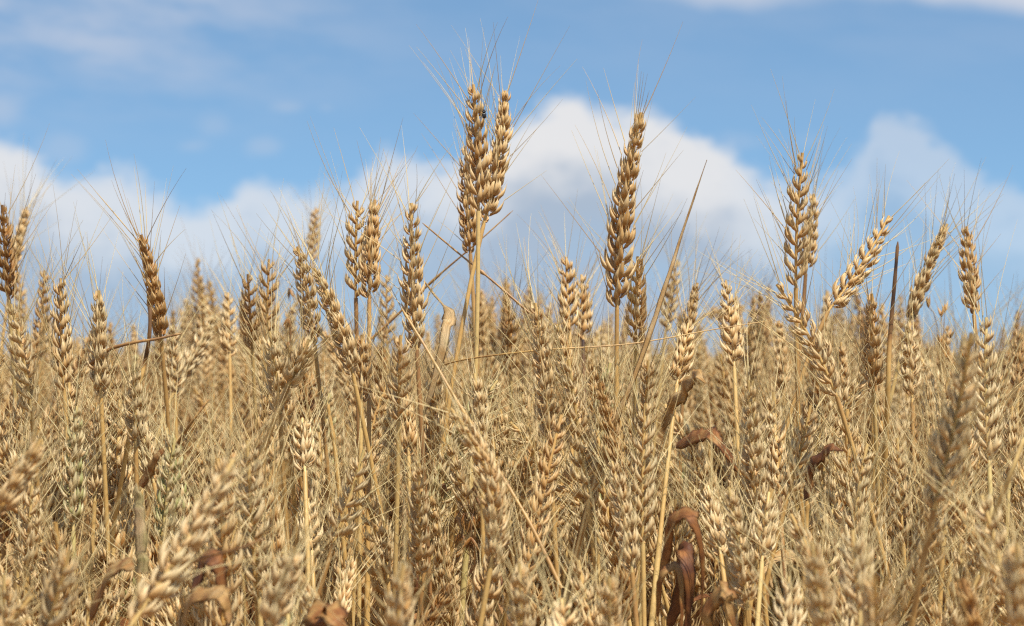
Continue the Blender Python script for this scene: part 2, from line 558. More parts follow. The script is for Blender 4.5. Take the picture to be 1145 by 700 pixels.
def put_stem(acc, C, rng, tone, r_top=0.0011, r_low=0.0018):
    n = len(C)
    T, W, O = frames(C, np.array([0.1, 1, 0.1]))
    u = np.linspace(0, 1, n)
    r = r_low + (r_top - r_low) * u ** 0.8
    node = np.exp(-((u - 0.52) / 0.02) ** 2) * 0.0006
    sheath = np.where(u < 0.78, 0.0004, 0.0)
    r = r + node + sheath
    tn = tone + np.where(u < 0.78, -0.12, 0.05) + rng.normal(0, .03, n)
    acc.tubes(C[None], W[None], O[None], r[None], r[None], 7, 2, tn[None], u)


def put_blade(acc, C, width, rng, tone, twist=0.0, hint=None, fold=0.25, mi=3, wprof=None, th0=0.0, thick=0.00018):
    """a dry leaf blade: flat tube along C, twisted, tapering to a point"""
    n = len(C)
    C = C + (np.interp(np.linspace(0, 1, n), np.linspace(0, 1, 9), rng.normal(0, 1, 9))[:, None] * rng.normal(0, .11, 3) * width)
    T, W, O = frames(C, np.array([0.15, 1.0, 0.2]) if hint is None else np.asarray(hint, float))
    u = np.linspace(0, 1, n)
    a = th0 + twist * u
    W2 = W * np.cos(a)[:, None] + O * np.sin(a)[:, None]
    O2 = -W * np.sin(a)[:, None] + O * np.cos(a)[:, None]
    w = width * 0.5 * (np.interp(u, [0, .12, .5, .85, 1], [.55, .9, 1, .6, .05]) if wprof is None else np.interp(u, *wprof))
    edge = [1 + .16 * np.interp(u, np.linspace(0, 1, 30), rng.normal(0, 1, 30)) for _ in (0, 1)]
    # folded section: two halves meeting in a keel
    xs = np.array([-1, -.5, 0, .5, 1, .5, 0, -.5])
    ys = np.abs(xs) * fold
    half = np.array([0, 1, 1, 1, 0, -1, -1, -1.0])
    wx = np.where(xs[None] < 0, (w * edge[0])[:, None], (w * edge[1])[:, None])
    V = C[:, None] + W2[:, None] * (wx * xs)[..., None] + O2[:, None] * (w[:, None] * ys + half * thick)[..., None]
    K = 8
    r_ = np.arange(n - 1)[:, None]
    k = np.arange(K)[None]
    q = np.stack([r_ * K + k, r_ * K + (k + 1) % K, (r_ + 1) * K + (k + 1) % K, (r_ + 1) * K + k], -1).reshape(-1, 4)
    tn = np.asarray(tone, float) * np.ones(n) + rng.normal(0, .04, n)
    acc.add(V.reshape(-1, 3), q, mi, np.repeat(tn, K), np.repeat(u * (np.linalg.norm(np.diff(C, axis=0), axis=1).sum() / .01), K), np.tile(xs, n))


def leaf_curve(p, rng, length, n=14):
    a = rng.uniform(0, 2 * math.pi)
    h = np.array([math.cos(a), math.sin(a), 0])
    rise = rng.uniform(0.1, 0.6)
    drop = rng.uniform(0.6, 1.4)
    c = [p, p + h * length * .18 + np.array([0, 0, length * .3 * rise]), p + h * length * .42 + np.array([0, 0, length * (.35 * rise - .12 * drop)]),
         p + h * length * .55 + np.array([0, 0, length * (.1 - .42 * drop)]) + rng.normal(0, .01, 3), p + h * length * rng.uniform(.4, .7) + np.array([0, 0, -length * .75 * drop]) + rng.normal(0, .012, 3)]
    return spline(c, n)


def make_stalk(base, tip, tone, rng, leaf_at=(.6, .93), az=None, bow=0.0, opn=None, split=False, leaves=1, stem_tone=None, awn_tone=None, name='wheat_stalk', fat=1.0, root=None, awn_len=None, awn_keep=.8):
    """one wheat stalk: an Empty on the soil > stem, ear (> spikelet or beard), leaf"""
    ax = tip - base
    L = np.linalg.norm(ax)
    side = unit(np.cross(ax, np.array([0, 1.0, 0])))
    p1 = (base + tip) / 2 + side * bow * L
    edir = unit(p1 - base)
    if root is None:
        root = np.array([base[0] - edir[0] * 0.16 + rng.normal(0, .02), base[1] - edir[1] * .16 + rng.normal(0, .03), 0.0])
    az = rng.uniform(0, math.pi) if az is None else az
    opn = rng.uniform(.85, 1.15) if opn is None else opn
    rach, hus, awn, s = ear_data(base, p1, tip, az, rng, tone, opn, fat=fat, awn_tone=awn_tone, awn_len=(rng.uniform(.042, .058) if awn_len is None else awn_len), awn_keep=awn_keep, K=(8 if split else 6))
    t = thing(name, root, None, 'wheat stalk')
    C = stem_curve(root, base, edir)
    sa_ = Acc()
    stt = (0.42 + rng.normal(0, .2)) if stem_tone is None else stem_tone
    put_stem(sa_, C, rng, stt)
    sa_.build('stem', t, root)
    e = Acc()
    put_rachis(e, rach)
    if not split:
        put_husks(e, hus)
    eo = e.build('ear', t, root)
    if split:
        for i in range(hus['n']):
            a = Acc()
            put_husks(a, hus, hus['id'] == i)
            a.build('spikelet', eo, root)
    b = Acc()
    put_awns(b, awn)
    b.build('beard', eo, root)
    for i in range(leaves):
        fr = rng.uniform(*leaf_at)
        j = int(fr * len(C))
        l = Acc()
        put_blade(l, leaf_curve(C[j], rng, rng.uniform(.10, .2) * (1.0 if fr < .8 else .5)), rng.uniform(.005, .010), rng, float(np.clip(rng.normal(.50, .24), -.1, 1.0)), twist=rng.normal(0, 2.2), fold=rng.uniform(.05, .6), th0=rng.uniform(0, 3))
        l.build('leaf', t, root)
    return t

# ------------------------------------------------------------------ the stalks the photograph shows one by one
# tip x, y, ear base x, y (photo pixels), distance, tone (pale 0 .. brown 1), bow, openness, spikelets apart, label, landmark phrase, options
H = [
    (529, 90, 535, 236, 1.27, .50, -.02, 1.0, 1, 'tallest wheat stalk, left ear of the tall twin pair with a black beetle on it', 'the tall twin ears', dict(az=.5, root_px=(512, 440), fat=1.1)),
    (565, 97, 541, 250, 1.288, .42, -.06, 1.0, 1, 'right ear of the tall twin pair, leaning right against the white cloud', None, dict(az=1.2, root_px=(533, 440), fat=1.1)),
    (521, 160, 526, 284, 1.36, .68, .02, .95, 1, 'brown wheat stalk tucked low behind the left of the tall twin ears', None, dict(root_px=(524, 430))),
    (719, 119, 690, 346, 1.23, .52, .06, 1.05, 1, 'tall single wheat stalk with long gently curved ear in front of the white cloud', 'the tall curved ear before the cloud', dict(az=.9, root_px=(685, 470)  )),
    (713, 284, 711, 385, 1.33, .42, 0, 1.0, 1, 'ear half hidden behind the base of the tall curved single ear', None, {}),
    (898, 166, 890, 322, 1.25, .42, .03, 1.0, 1, 'tall wheat stalk on the right whose toothed ear overlaps a blurred one behind', 'the tall toothed ear on the right', dict(az=.0, root_px=(899, 420))),
    (910, 214, 901, 306, 1.45, .36, 0, 1.0, 1, 'soft pale ear directly behind the tall toothed ear on the right', None, {}),
    (996, 238, 926, 348, 1.30, .38, -.05, .95, 1, 'ear leaning hard to the right against open sky, left of the dark spike', 'the ear leaning right', dict(root_px=(915, 420))),
    (866, 314, 936, 444, 1.18, .33, -.06, 1.1, 1, 'ear leaning left with saw-toothed edge on a long golden bent stem', 'the saw-toothed ear leaning left', dict(az=.0, root_px=(960, 600), stem_tone=.48)),
    (975, 325, 977, 440, 1.28, .52, .02, 1.05, 1, 'upright brown ear just left of the dark spike', 'the upright ear by the dark spike', {}),
    (1061, 247, 1017, 358, 1.42, .30, .04, .9, 1, 'soft-focus pale ear leaning right, right of the dark spike', 'the pale ear right of the dark spike', {}),
    (1017, 358, 1020, 450, 1.36, .25, 0, 1.0, 1, 'pale ear standing right under the soft ear beside the dark spike', None, {}),
    (1081, 250, 1089, 352, 1.38, .55, .02, .95, 1, 'golden brown ear with dark left side near the right edge', 'the golden ear near the right edge', {}),
    (1103, 350, 1106, 520, 1.14, .08, .02, 1.05, 1, 'very pale long ear standing in front of the golden ear near the right edge', 'the very pale long ear', dict(az=.4)),
    (1087, 366, 1044, 570, 0.93, .14, -.03, 1.0, 1, 'big blurred ear close to the camera, slanting before the very pale ear', 'the big blurred slanting ear', dict(az=.25)),
    (157, 259, 180, 378, 1.24, .72, -.04, 1.0, 1, 'lone golden brown ear against the sky beside a dark bare stem', 'the lone golden brown ear', dict(az=1.3, root_px=(182, 440))),
    (2, 226, 10, 335, 1.36, .80, 0, 1.0, 0, 'dark brown ear at the left border of the photo', 'the dark ear at the left border', {}),
    (31, 229, 14, 303, 1.75, .42, .02, 1.0, 0, 'blurred tan ear leaning right beside the dark border ear', None, {}),
    (21, 303, 25, 372, 2.0, .4, 0, 1.0, 0, 'small blurred ear below the tan leaning ear at the left border', None, {}),
    (50, 299, 45, 404, 1.60, .62, 0, 1.0, 0, 'soft-focus brown ear between the left border and the slim upright ear', None, {}),
    (11, 336, 36, 470, 1.16, .12, -.04, 1.1, 1, 'large pale ear leaning left at the left border', 'the large pale border ear', {}),
    (68, 307, 72, 438, 1.24, .40, .02, .9, 1, 'slim upright ear left of the broad pale one', 'the slim upright ear', dict(az=0.1)),
    (111, 321, 113, 445, 1.20, .22, .02, 1.05, 1, 'broad pale upright ear left of the lone golden brown ear', 'the broad pale upright ear', dict(az=1.0)),
    (150, 412, 152, 500, 1.2, .15, 0, 1.0, 1, 'short pale ear just below the thin brown crossing twig', 'the short ear below the crossing twig', {}),
    (193, 361, 196, 446, 1.5, .18, 0, 1.1, 0, 'pale bushy ear right of the lone golden brown ear', None, {}),
    (214, 339, 196, 398, 2.3, .25, 0, 1.0, 0, 'faint far ear leaning right behind the lone golden brown ear', None, {}),
    (240, 352, 200, 425, 1.6, .10, -.04, 1.2, 0, 'pale ear bending right with light awns fanned against the sky', None, {}),
    (255, 325, 257, 400, 1.6, .40, 0, 1.0, 0, 'small tan ear left of the two brown ears', None, {}),
    (277, 304, 282, 390, 1.45, .6, 0, 1.0, 0, 'left one of the two brown ears that stand close together', 'the two brown ears', {}),
    (301, 287, 298, 372, 1.42, .58, 0, 1.0, 0, 'taller right one of the two brown ears that stand close together', None, {}),
    (353, 230, 350, 292, 2.1, .40, .02, .95, 0, 'blurred mustard ear poking up behind the long left-leaning ears', 'the blurred mustard ear', {}),
    (332, 272, 352, 386, 1.34, .40, -.02, 1.05, 1, 'first of two overlapping ears leaning left below the mustard ear', 'the two overlapping left-leaning ears', {}),
    (350, 296, 395, 420, 1.22, .34, -.05, 1.0, 1, 'second and lower of two overlapping ears leaning left below the mustard ear', None, dict(root_px=(404, 490))),
    (400, 221, 398, 333, 1.31, .45, .02, .95, 1, 'left ear of the even pair left of the twin giants', 'the even pair of ears', dict(root_px=(401, 430))),
    (420, 220, 413, 335, 1.27, .62, .03, 1.0, 1, 'darker right ear of the even pair, on a golden stem', None, dict(root_px=(411, 430), az=1.2)),
    (432, 305, 433, 385, 1.7, .35, 0, 1.0, 0, 'soft ear half hidden behind the even pair', None, {}),
    (405, 372, 404, 450, 1.25, .50, 0, 1.1, 1, 'brown ear directly below the even pair', None, {}),
    (460, 222, 466, 391, 1.22, .38, .02, 1.12, 1, 'broad bristly ear right of the even pair with a folded leaf beside it', 'the broad bristly ear', dict(az=.8, root_px=(467, 480))),
    (448, 372, 446, 470, 1.18, .42, 0, 1.1, 1, 'dense ear below and left of the broad bristly ear', 'the dense ear under the broad bristly ear', {}),
    (301, 368, 313, 462, 1.18, .12, -.03, 1.2, 1, 'pale spiky ear below the two brown ears', 'the pale spiky ear', {}),
    (346, 378, 322, 432, 1.17, .2, -.05, 1.2, 1, 'ear leaning right beside the pale spiky one', None, {}),
    (532, 327, 535, 395, 1.62, .60, 0, 1.0, 0, 'brown soft ear between the stems of the tall twin ears', None, {}),
    (569, 340, 571, 420, 1.45, .62, 0, 1.0, 0, 'brown ear right of the stems of the tall twin ears', None, {}),
    (530, 414, 539, 528, 1.17, .14, -.03, 1.0, 1, 'pale ear below the tall twin ears, crossed by the long slanting straw', 'the pale ear crossed by the slanting straw', dict(az=1.1)),
    (598, 334, 614, 490, 1.17, .34, -.02, 1.08, 1, 'long full ear at the centre of the field on a bare straight stem', 'the long centre ear', dict(az=.9, root_px=(627, 625), stem_tone=.5)),
    (633, 285, 637, 372, 1.42, .55, 0, 1.0, 1, 'brown ear left of the tall curved ear, taller of two side by side', 'the taller brown ear left of the curved one', {}),
    (650, 305, 652, 380, 1.50, .50, 0, 1.0, 0, 'shorter of two brown ears left of the tall curved ear', None, {}),
    (622, 360, 640, 440, 1.3, .35, 0, 1.1, 0, 'ear just right of the top of the long centre ear', None, {}),
    (758, 288, 744, 372, 1.75, .22, .02, 1.0, 0, 'pale blurred ear right of the slanting dry reed', None, {}),
    (781, 313, 764, 420, 1.45, .48, .06, 1.0, 0, 'curved brown ear right of the slanting dry reed', 'the curved brown ear by the reed', {}),
    (770, 360, 757, 430, 1.3, .44, 0, 1.0, 0, 'ear under the curved brown one beside the slanting dry reed', None, {}),
    (811, 311, 821, 410, 1.36, .40, -.02, .95, 1, 'upright ear with a clear row of husks, left of the left-leaning toothed ear', 'the upright ear of clear husks', dict(az=.2)),
    (837, 358, 841, 425, 1.6, .40, 0, 1.0, 0, 'small ear right of the upright one with clear husks', None, {}),
    (835, 343, 789, 351, 2.1, .42, -.1, 1.0, 0, 'blurred ear drooping level behind the upright one with clear husks', None, {}),
    (871, 356, 876, 440, 1.6, .5, 0, 1.0, 0, 'soft brown ear left of the saw-toothed ear', None, {}),
    (962, 350, 942, 402, 2.5, .35, 0, 1.0, 0, 'faint far ear leaning right behind the saw-toothed ear', None, {}),
    (1141, 370, 1138, 440, 1.5, .62, 0, 1.0, 0, 'brown ear cut by the right border of the photo', None, {}),
    (725, 400, 720, 500, 1.3, .30, 0, 1.0, 1, 'ear under the level straw just right of the tall curved ear', None, {}),
    (690, 420, 697, 505, 1.4, .45, 0, 1.0, 0, 'brown ear beneath the tall curved ear, beside its stem', None, {}),
    (837, 421, 846, 570, 1.15, .22, .02, 1.12, 1, 'long spiky ear above the fat pale ear in the right middle', 'the long spiky ear', dict(az=.9)),
    (814, 541, 836, 682, 1.05, .13, -.03, 1.3, 1, 'fat pale ear with wide open husks right of the brown arched leaves', 'the fat pale open ear', dict(az=1.3)),
    (791, 541, 806, 620, 1.12, .2, 0, 1.2, 1, 'smaller ear close on the left of the fat pale open one', None, {}),
    (722, 446, 719, 608, 1.13, .26, .02, 1.0, 1, 'long straight ear left of the brown arched leaves', 'the long straight ear', dict(az=.1)),
    (683, 512, 707, 640, 1.10, .25, -.04, 1.05, 1, 'ear leaning left against the long straight one', None, dict(az=.9)),
    (599, 492, 583, 560, 1.25, .35, 0, 1.1, 1, 'ear at the left of the bare stem of the long centre ear', None, {}),
    (581, 628, 583, 720, .95, .10, 0, 1.1, 1, 'pale ear poking in at the bottom border below the long centre ear', 'the pale ear at the bottom border', {}),
    (681, 642, 683, 735, .95, .14, 0, 1.15, 1, 'pale ear at the bottom border under the long straight ear', None, {}),
    (628, 668, 632, 750, .90, .2, 0, 1.1, 0, 'ear tip at the bottom border between two taller pale ears', None, {}),
    (86, 450, 82, 594, 1.14, -.05, .02, 1.0, 1, 'greenish pale ear below the slim upright ear on the left', 'the greenish pale ear', dict(az=.7)),
    (113, 450, 106, 560, 1.22, .15, 0, 1.0, 1, 'pale ear just right of the greenish one', None, {}),
    (36, 540, 30, 640, 1.12, .18, 0, 1.0, 1, 'ear with neat braid of husks low at the left', None, dict(az=.2)),
    (47, 489, -4, 575, .92, .45, -.04, 1.0, 1, 'blurred shadowed ear slanting in from the left border', 'the shadowed slanting ear at the left border', {}),
    (264, 508, 146, 700, 0.85, .20, -.04, 1.0, 1, 'biggest blurred ear, slanting up from the bottom left', 'the biggest blurred ear', dict(az=.6)),
    (152, 452, 172, 540, 1.25, .12, 0, 1.05, 1, 'pale ear above the small orange leaf on the left', None, {}),
    (196, 486, 181, 604, 1.15, -.14, 0, 1.0, 1, 'green-tinged ear right of the small orange leaf', 'the green-tinged ear', {}),
    (276, 489, 284, 612, 1.05, .14, 0, 1.0, 1, 'pale ear rising just behind the tip of the biggest blurred ear', None, {}),
    (4, 640, 8, 740, .98, .12, 0, 1.1, 1, 'pale ear in the bottom left corner', None, {}),
    (79, 612, 52, 710, .88, .2, 0, 1.1, 1, 'blurred ear at the bottom, left of the biggest blurred one', None, {}),
    (239, 480, 236, 560, 1.3, .15, 0, 1.0, 0, 'ear seen behind the upper left of the biggest blurred ear', None, {}),
    (408, 500, 373, 608, 1.14, .10, -.02, 1.4, 1, 'shaggy pale ear leaning right with wide open husks, lower centre left', 'the shaggy pale ear', dict(az=.2, root_px=(362, 690), awn_keep=.9)),
    (316, 424, 325, 512, 1.22, .38, 0, 1.0, 1, 'ear straight below the pale spiky one', None, {}),
    (338, 466, 341, 528, 1.20, .16, 0, 1.1, 1, 'short pale ear left of the shaggy pale ear', None, {}),
    (469, 514, 470, 650, 1.15, .25, .01, 1.1, 1, 'upright open ear right of the shaggy pale one', 'the upright open ear', dict(az=.8)),
    (430, 580, 434, 650, 1.2, .2, 0, 1.1, 1, 'short ear between the shaggy and the upright open ear', None, {}),
    (331, 610, 300, 706, .86, .1, 0, 1.1, 1, 'blurred pale ear at the bottom, left of the shaggy one', None, {}),
    (451, 628, 441, 735, .86, .22, 0, 1.1, 1, 'blurred ear at the bottom below the upright open ear', None, {}),
    (394, 620, 376, 700, 1.12, .25, 0, 1.0, 1, 'ear under the base of the shaggy pale ear', None, {}),
    (344, 556, 349, 622, 1.2, .15, 0, 1.0, 1, 'little pale ear left of the stem of the shaggy one', None, {}),
    (284, 566, 290, 670, 1.05, .22, 0, 1.0, 1, 'ear behind the right flank of the biggest blurred ear', None, {}),
    (455, 438, 457, 510, 1.3, .45, 0, 1.0, 0, 'ear above the upright open one, left of two bare stems', None, {}),
    (494, 505, 492, 570, 1.4, .05, 0, 1.1, 0, 'yellowish ear in shade right of the upright open ear', None, {}),
    (1096, 550, 1127, 668, .90, .20, -.03, 1.2, 1, 'large soft ear leaning left in the bottom right corner', 'the large soft ear at the bottom right', {}),
    (1003, 486, 1010, 608, 1.22, .3, 0, 1.0, 1, 'slender ear left of the base of the big blurred slanting ear', 'the slender ear', dict(az=.2)),
    (860, 548, 852, 628, 1.12, .15, 0, 1.15, 1, 'ear below the long spiky one, right of the fat pale open ear', None, {}),
    (907, 604, 922, 712, .86, .12, 0, 1.2, 1, 'blurred ear at the bottom right of the fat pale open ear', None, {}),
    (953, 590, 962, 690, .90, .14, 0, 1.15, 1, 'blurred pale ear at the bottom below the golden bent stem', None, {}),
    (978, 642, 982, 740, .80, .3, 0, 1.1, 0, 'very blurred ear at the bottom border left of the slender ear stem', None, {}),
    (1137, 604, 1140, 710, .82, .2, 0, 1.1, 0, 'blurred ear touching the right border near the bottom', None, {}),
    (883, 642, 880, 730, .95, .15, 0, 1.1, 0, 'ear tip at the bottom border right of the fat pale open ear', None, {}),
    (907, 450, 880, 558, 1.2, .32, -.03, 1.0, 1, 'ear leaning right beneath the saw-toothed ear', None, {}),
    (865, 460, 872, 556, 1.24, .36, 0, 1.0, 1, 'ear close on the right of the long spiky one', None, {}),
    (975, 560, 968, 630, 1.2, .15, 0, 1.1, 0, 'small ear right of the end of the golden bent stem', None, {}),
    (1132, 452, 1128, 540, 1.3, .3, 0, 1.0, 0, 'ear right of the very pale long ear near the border', None, {}),
    (1060, 420, 1055, 500, 1.5, .4, 0, 1.0, 0, 'ear hidden behind the top of the big blurred slanting ear', None, {}),
    (940, 380, 948, 470, 1.5, .5, 0, 1.0, 0, 'brown ear between the saw-toothed ear and the upright one by the dark spike', None, {}),
    (1040, 400, 1038, 480, 1.55, .35, 0, 1.0, 0, 'soft ear under the wild grass heads at the right', None, {}),
    (560, 455, 566, 540, 1.35, .4, 0, 1.0, 0, 'ear between the pale crossed ear and the long centre ear', None, {}),
    (662, 400, 668, 480, 1.4, .45, 0, 1.0, 0, 'brown ear right of the long centre ear under the level straw', None, {}),
]
GROUP = 'wheat stalks standing in the field'


def unproject_root(rx, ry, base, base_px, d):
    """foot of a stem that passes the pixel rx, ry below the ear's base (same distance), carried on to the soil"""
    q = at(rx, ry, d)
    dirv = q - base
    k = 0.62 * (base[2] / max(1e-3, base[2] - q[2]))
    r = base + dirv * k
    return np.array([r[0], base[1] + RNG.normal(0, .02), 0.0])


placed = []            # (x, y, blur word, tone, lean, nick, object)
for (tx, ty, bx, by, d, tone, bow, opn, split, label, nick, kw) in H:
    kw = dict(kw)
    lean = RNG.normal(0, .012) if label[:7] != 'tallest' else 0.0
    base = at(bx, by, d)
    tip = at(tx, ty, d + lean)
    rp = kw.pop('root_px', None)
    if rp:
        kw['root'] = unproject_root(rp[0], rp[1], base, (bx, by), d)
    o = make_stalk(base, tip, max(tone - .08, min(tone, -.05)), RNG, bow=bow, opn=opn, split=bool(split), leaves=1, leaf_at=(.5, .72), **kw)
    tag(o, label, None, GROUP)
    placed.append(((tx + bx) / 2, (ty + by) / 2, d, tone, tx - bx, nick, o, (tx, ty)))

# ------------------------------------------------------------------ the crowd between them, to make up three hundred
N_MORE = 300 - len(H)
sky_x = [0, 60, 130, 170, 215, 260, 300, 350, 400, 460, 520, 590, 640, 700, 760, 810, 860, 900, 950, 1000, 1050, 1145]
sky_y = [340, 360, 385, 425, 425, 370, 350, 350, 380, 400, 420, 420, 400, 420, 400, 390, 400, 400, 410, 410, 410, 390]
spots = []
# stretches of the picture that the nearer stalks leave open: the traced ears and the dead leaves
keep_clear = [((h[0] + h[2]) / 2, h[1], h[3], h[4], 22) for h in H if h[8]]
keep_clear += [(768, 570, 700, 1.1, 42), (795, 488, 535, 1.2, 34), (765, 418, 478, 1.3, 26), (490, 340, 450, 1.24, 18), (172, 498, 540, 1.12, 18), (156, 538, 640, 1.08, 14),
               (125, 630, 700, 1.02, 26), (235, 640, 700, .96, 30), (362, 682, 700, .95, 30), (922, 500, 560, 1.18, 28), (531, 530, 620, 1.2, 26)]
tries = 0
while len(spots) < N_MORE and tries < 60000:
    tries += 1
    x = RNG.uniform(-40, 1185)
    floor_y = np.interp(x, sky_x, sky_y) - 28
    k = RNG.random()
    if k < .03:
        d, y = RNG.uniform(.85, .98), RNG.uniform(600, 680)
    elif k < .22:
        d, y = RNG.uniform(.99, 1.16), RNG.uniform(450, 660)
    elif k < .58:
        d, y = RNG.uniform(1.15, 1.45), RNG.uniform(385, 560)
    else:
        d, y = RNG.uniform(1.45, 2.0), RNG.uniform(335, 440)
    if 470 < x < 770 and y > 500 and RNG.random() < .5:
        continue
    if y < floor_y + 12:
        continue
    low_y = y + .09 * F / d
    if any(d < pd + .05 and abs(px_ - x) < half and y < yb and low_y > ya for (px_, ya, yb, pd, half) in keep_clear):
        continue
    if any(abs(q[0] - x) < 14 and abs(q[1] - y) < 32 for q in spots):
        continue
    spots.append((x, y, d))
spots.sort(key=lambda s: s[0])

marks = [(p[0], p[1], p[5]) for p in placed if p[5]]
marks += [(765, 620, 'the brown arched leaves'), (1000, 330, 'the dark spike'), (740, 320, 'the slanting dry reed'), (790, 508, 'the red-brown leaf blade'), (172, 518, 'the small orange leaf'),
          (152, 590, 'the yellow upright leaf'), (492, 360, 'the folded leaf'), (160, 395, 'the crossing twig'), (530, 570, 'the dusky wild grass'), (575, 560, 'the long slanting straw'),
          (365, 688, 'the broad brown leaf at the bottom'), (765, 437, 'the amber leaf'), (1128, 530, 'the pale straw at the right border')]
used_labels = set()


def auto_label(x, y, d, tone, lean):
    tw = 'greenish' if tone < -.08 else 'pale' if tone < .2 else 'straw-coloured' if tone < .4 else 'tan' if tone < .55 else 'brown'
    bw = 'blurred near' if d < .98 else 'sharp' if d < 1.32 else 'soft-focus' if d < 1.6 else 'blurred far'
    lw = 'leaning left' if lean < -14 else 'leaning right' if lean > 14 else 'upright'
    for mx, my, nick in sorted(marks, key=lambda m: math.hypot(m[0] - x, (m[1] - y))):
        dx, dy = x - mx, y - my
        if abs(dx) > abs(dy):
            rel = 'right of' if dx > 0 else 'left of'
        else:
            rel = 'below' if dy > 0 else 'above'
        dist = math.hypot(dx, dy)
        near = 'close ' if dist < 55 else ''
        if dist > 240:
            break
        s = f'{tw} {bw} ear {lw}, {near}{rel} {nick}'
        if s not in used_labels and len(s.split()) <= 16:
            used_labels.add(s)
            return s
    return f'{tw} {bw} ear {lw}, crowded among other wheat'


for (x, y, d) in spots:
    L = float(np.clip(RNG.normal(.092, .014), .062, .118))
    tilt = RNG.normal(0, .23)
    tip = at(x, y, d)
    base = tip - L * np.array([math.sin(tilt), RNG.normal(0, .16), math.cos(tilt)])
    tone = float(np.clip(RNG.normal(.30, .22), -.05, .85))
    o = make_stalk(base, tip, tone, RNG, bow=RNG.normal(0, .08), opn=RNG.uniform(.85, 1.3), fat=RNG.uniform(.88, 1.18), leaves=2, awn_keep=.75)
    px_len = L * F / d
    cx, cy = x - math.sin(tilt) * px_len / 2, y + math.cos(tilt) * px_len / 2
    tag(o, auto_label(cx, cy, d, tone, math.sin(tilt) * px_len), None, GROUP)

# ------------------------------------------------------------------ straws, blades and other small things


def px_curve(pts, n):
    return spline([at(*p) for p in pts], n)


def straw(name, pts, r0, r1, tone, label, cat='straw', ground=None, n=30, flat=None, nodes=(), tone_low=None):
    """pts: (x, y, distance); a round straw, or a flat blade when flat gives its width"""
    C = px_curve(pts, n)
    if ground is not None:
        g = C[-1] + np.array([ground[0], ground[1], 0])
        g[2] = 0
        low = bez2(C[-1], C[-1] + (C[-1] - C[-2]) / np.linalg.norm(C[-1] - C[-2]) * .3, g, np.linspace(0, 1, 14)[1:])[0]
        C = np.vstack([C, low])
    a = Acc()
    m = len(C)
    if flat:
        put_blade(a, C[::-1], flat, RNG, tone, twist=.6, fold=.5, wprof=([0, .3, .7, 1], [1, 1, .8, .06]))
    else:
        T, W, O = frames(C, np.array([.1, 1, .3]))
        u = np.linspace(0, 1, m)
        r = r0 + (r1 - r0) * u
        for nd in nodes:
            r = r + np.exp(-((u - nd) / .02) ** 2) * .0006
        r = r * (1 + .06 * np.sin(u * 50))
        r[0] *= .3
        a.tubes(C[None], W[None], O[None], r[None], (r * .8)[None], 8, 2, ((tone if tone_low is None else np.interp(u, [0, .3, .42, 1], [tone, tone, tone_low, tone_low])) + RNG.normal(0, .05, m))[None], u)
    org = C[-1] if ground is not None else C[len(C) // 2]
    o = a.build(name, None, org)
    o.location = org
    return tag(o, label, cat)


straw('dry_reed', [(790, 178, 1.20), (768, 246, 1.20), (740, 330, 1.19), (708, 420, 1.18), (682, 484, 1.18), (660, 560, 1.19)], 0, 0, .42, 'tall slanting dry reed crossing right of the tall curved ear', 'reed', ground=(-.05, .02), flat=.0036)
straw('dead_spike', [(1004, 270, 1.27), (1000, 320, 1.27), (995, 380, 1.27), (993, 432, 1.27), (990, 500, 1.28)], .0008, .0018, 1.0, 'dark brown pointed dead shoot standing against the sky at the right', 'dead shoot', ground=(0, .02), tone_low=.45)
straw('broken_straw', [(472, 249, 1.33), (515, 285, 1.33), (552, 315, 1.325), (592, 350, 1.32)], .0004, .0007, .74, 'dark broken straw falling to the right behind the tall twin ears', nodes=(.55,))
straw('broken_straw', [(574, 235, 1.41), (535, 270, 1.41), (486, 312, 1.42), (440, 356, 1.43), (414, 380, 1.43)], .0003, .0008, .70, 'dark straw rising to the right behind the broad bristly ear', nodes=(.5,))
straw('slanting_straw', [(448, 343, 1.13), (478, 392, 1.12), (510, 447, 1.11), (560, 530, 1.10), (595, 590, 1.09), (628, 658, 1.08)],   .0005, .0009, .6, 'long tan straw slanting down right across the lower centre', nodes=(.45,))
straw('level_straw', [(858, 359, 1.24), (800, 368, 1.235), (740, 379, 1.23), (690, 386, 1.225), (600, 392, 1.22), (520, 402, 1.24), (484, 412, 1.26)], .0002, .0005, .55, 'thin pale straw lying level across the bases of the tall ears')
straw('withered_shoot', [(168, 343, 1.205), (167, 375, 1.205), (162, 405, 1.21), (156, 430, 1.21), (146, 480, 1.22)], .0009, .0013, 1.0, 'dark bare withered stem in front of the lone golden brown ear', 'stem', ground=(-.02, .02), tone_low=.4)
straw('brown_twig', [(203, 373, 1.19), (175, 379, 1.19), (150, 383, 1.19), (122, 391, 1.195), (100, 408, 1.2)], .0005, .0010, .80, 'thin brown twig crossing level below the lone golden brown ear', 'twig')
straw('pale_straw', [(1146, 488, 1.0), (1130, 530, 1.0), (1112, 576, 1.01), (1098, 640, 1.02)], .0008, .0011, .2, 'pale straw rising at the right border', ground=(-.03, .02))
straw('dark_twig', [(296, 602, .86), (262, 615, .86), (226, 624, .87), (196, 640, .88)], .0004, .0006, .86, 'soft dark twig crossing the biggest blurred ear', 'twig')
straw('brown_straw', [(234, 446, 1.2), (215, 471, 1.2), (200, 494, 1.21), (176, 530, 1.22)], .0005, .0010, .75, 'brown straw leaning right above the biggest blurred ear')
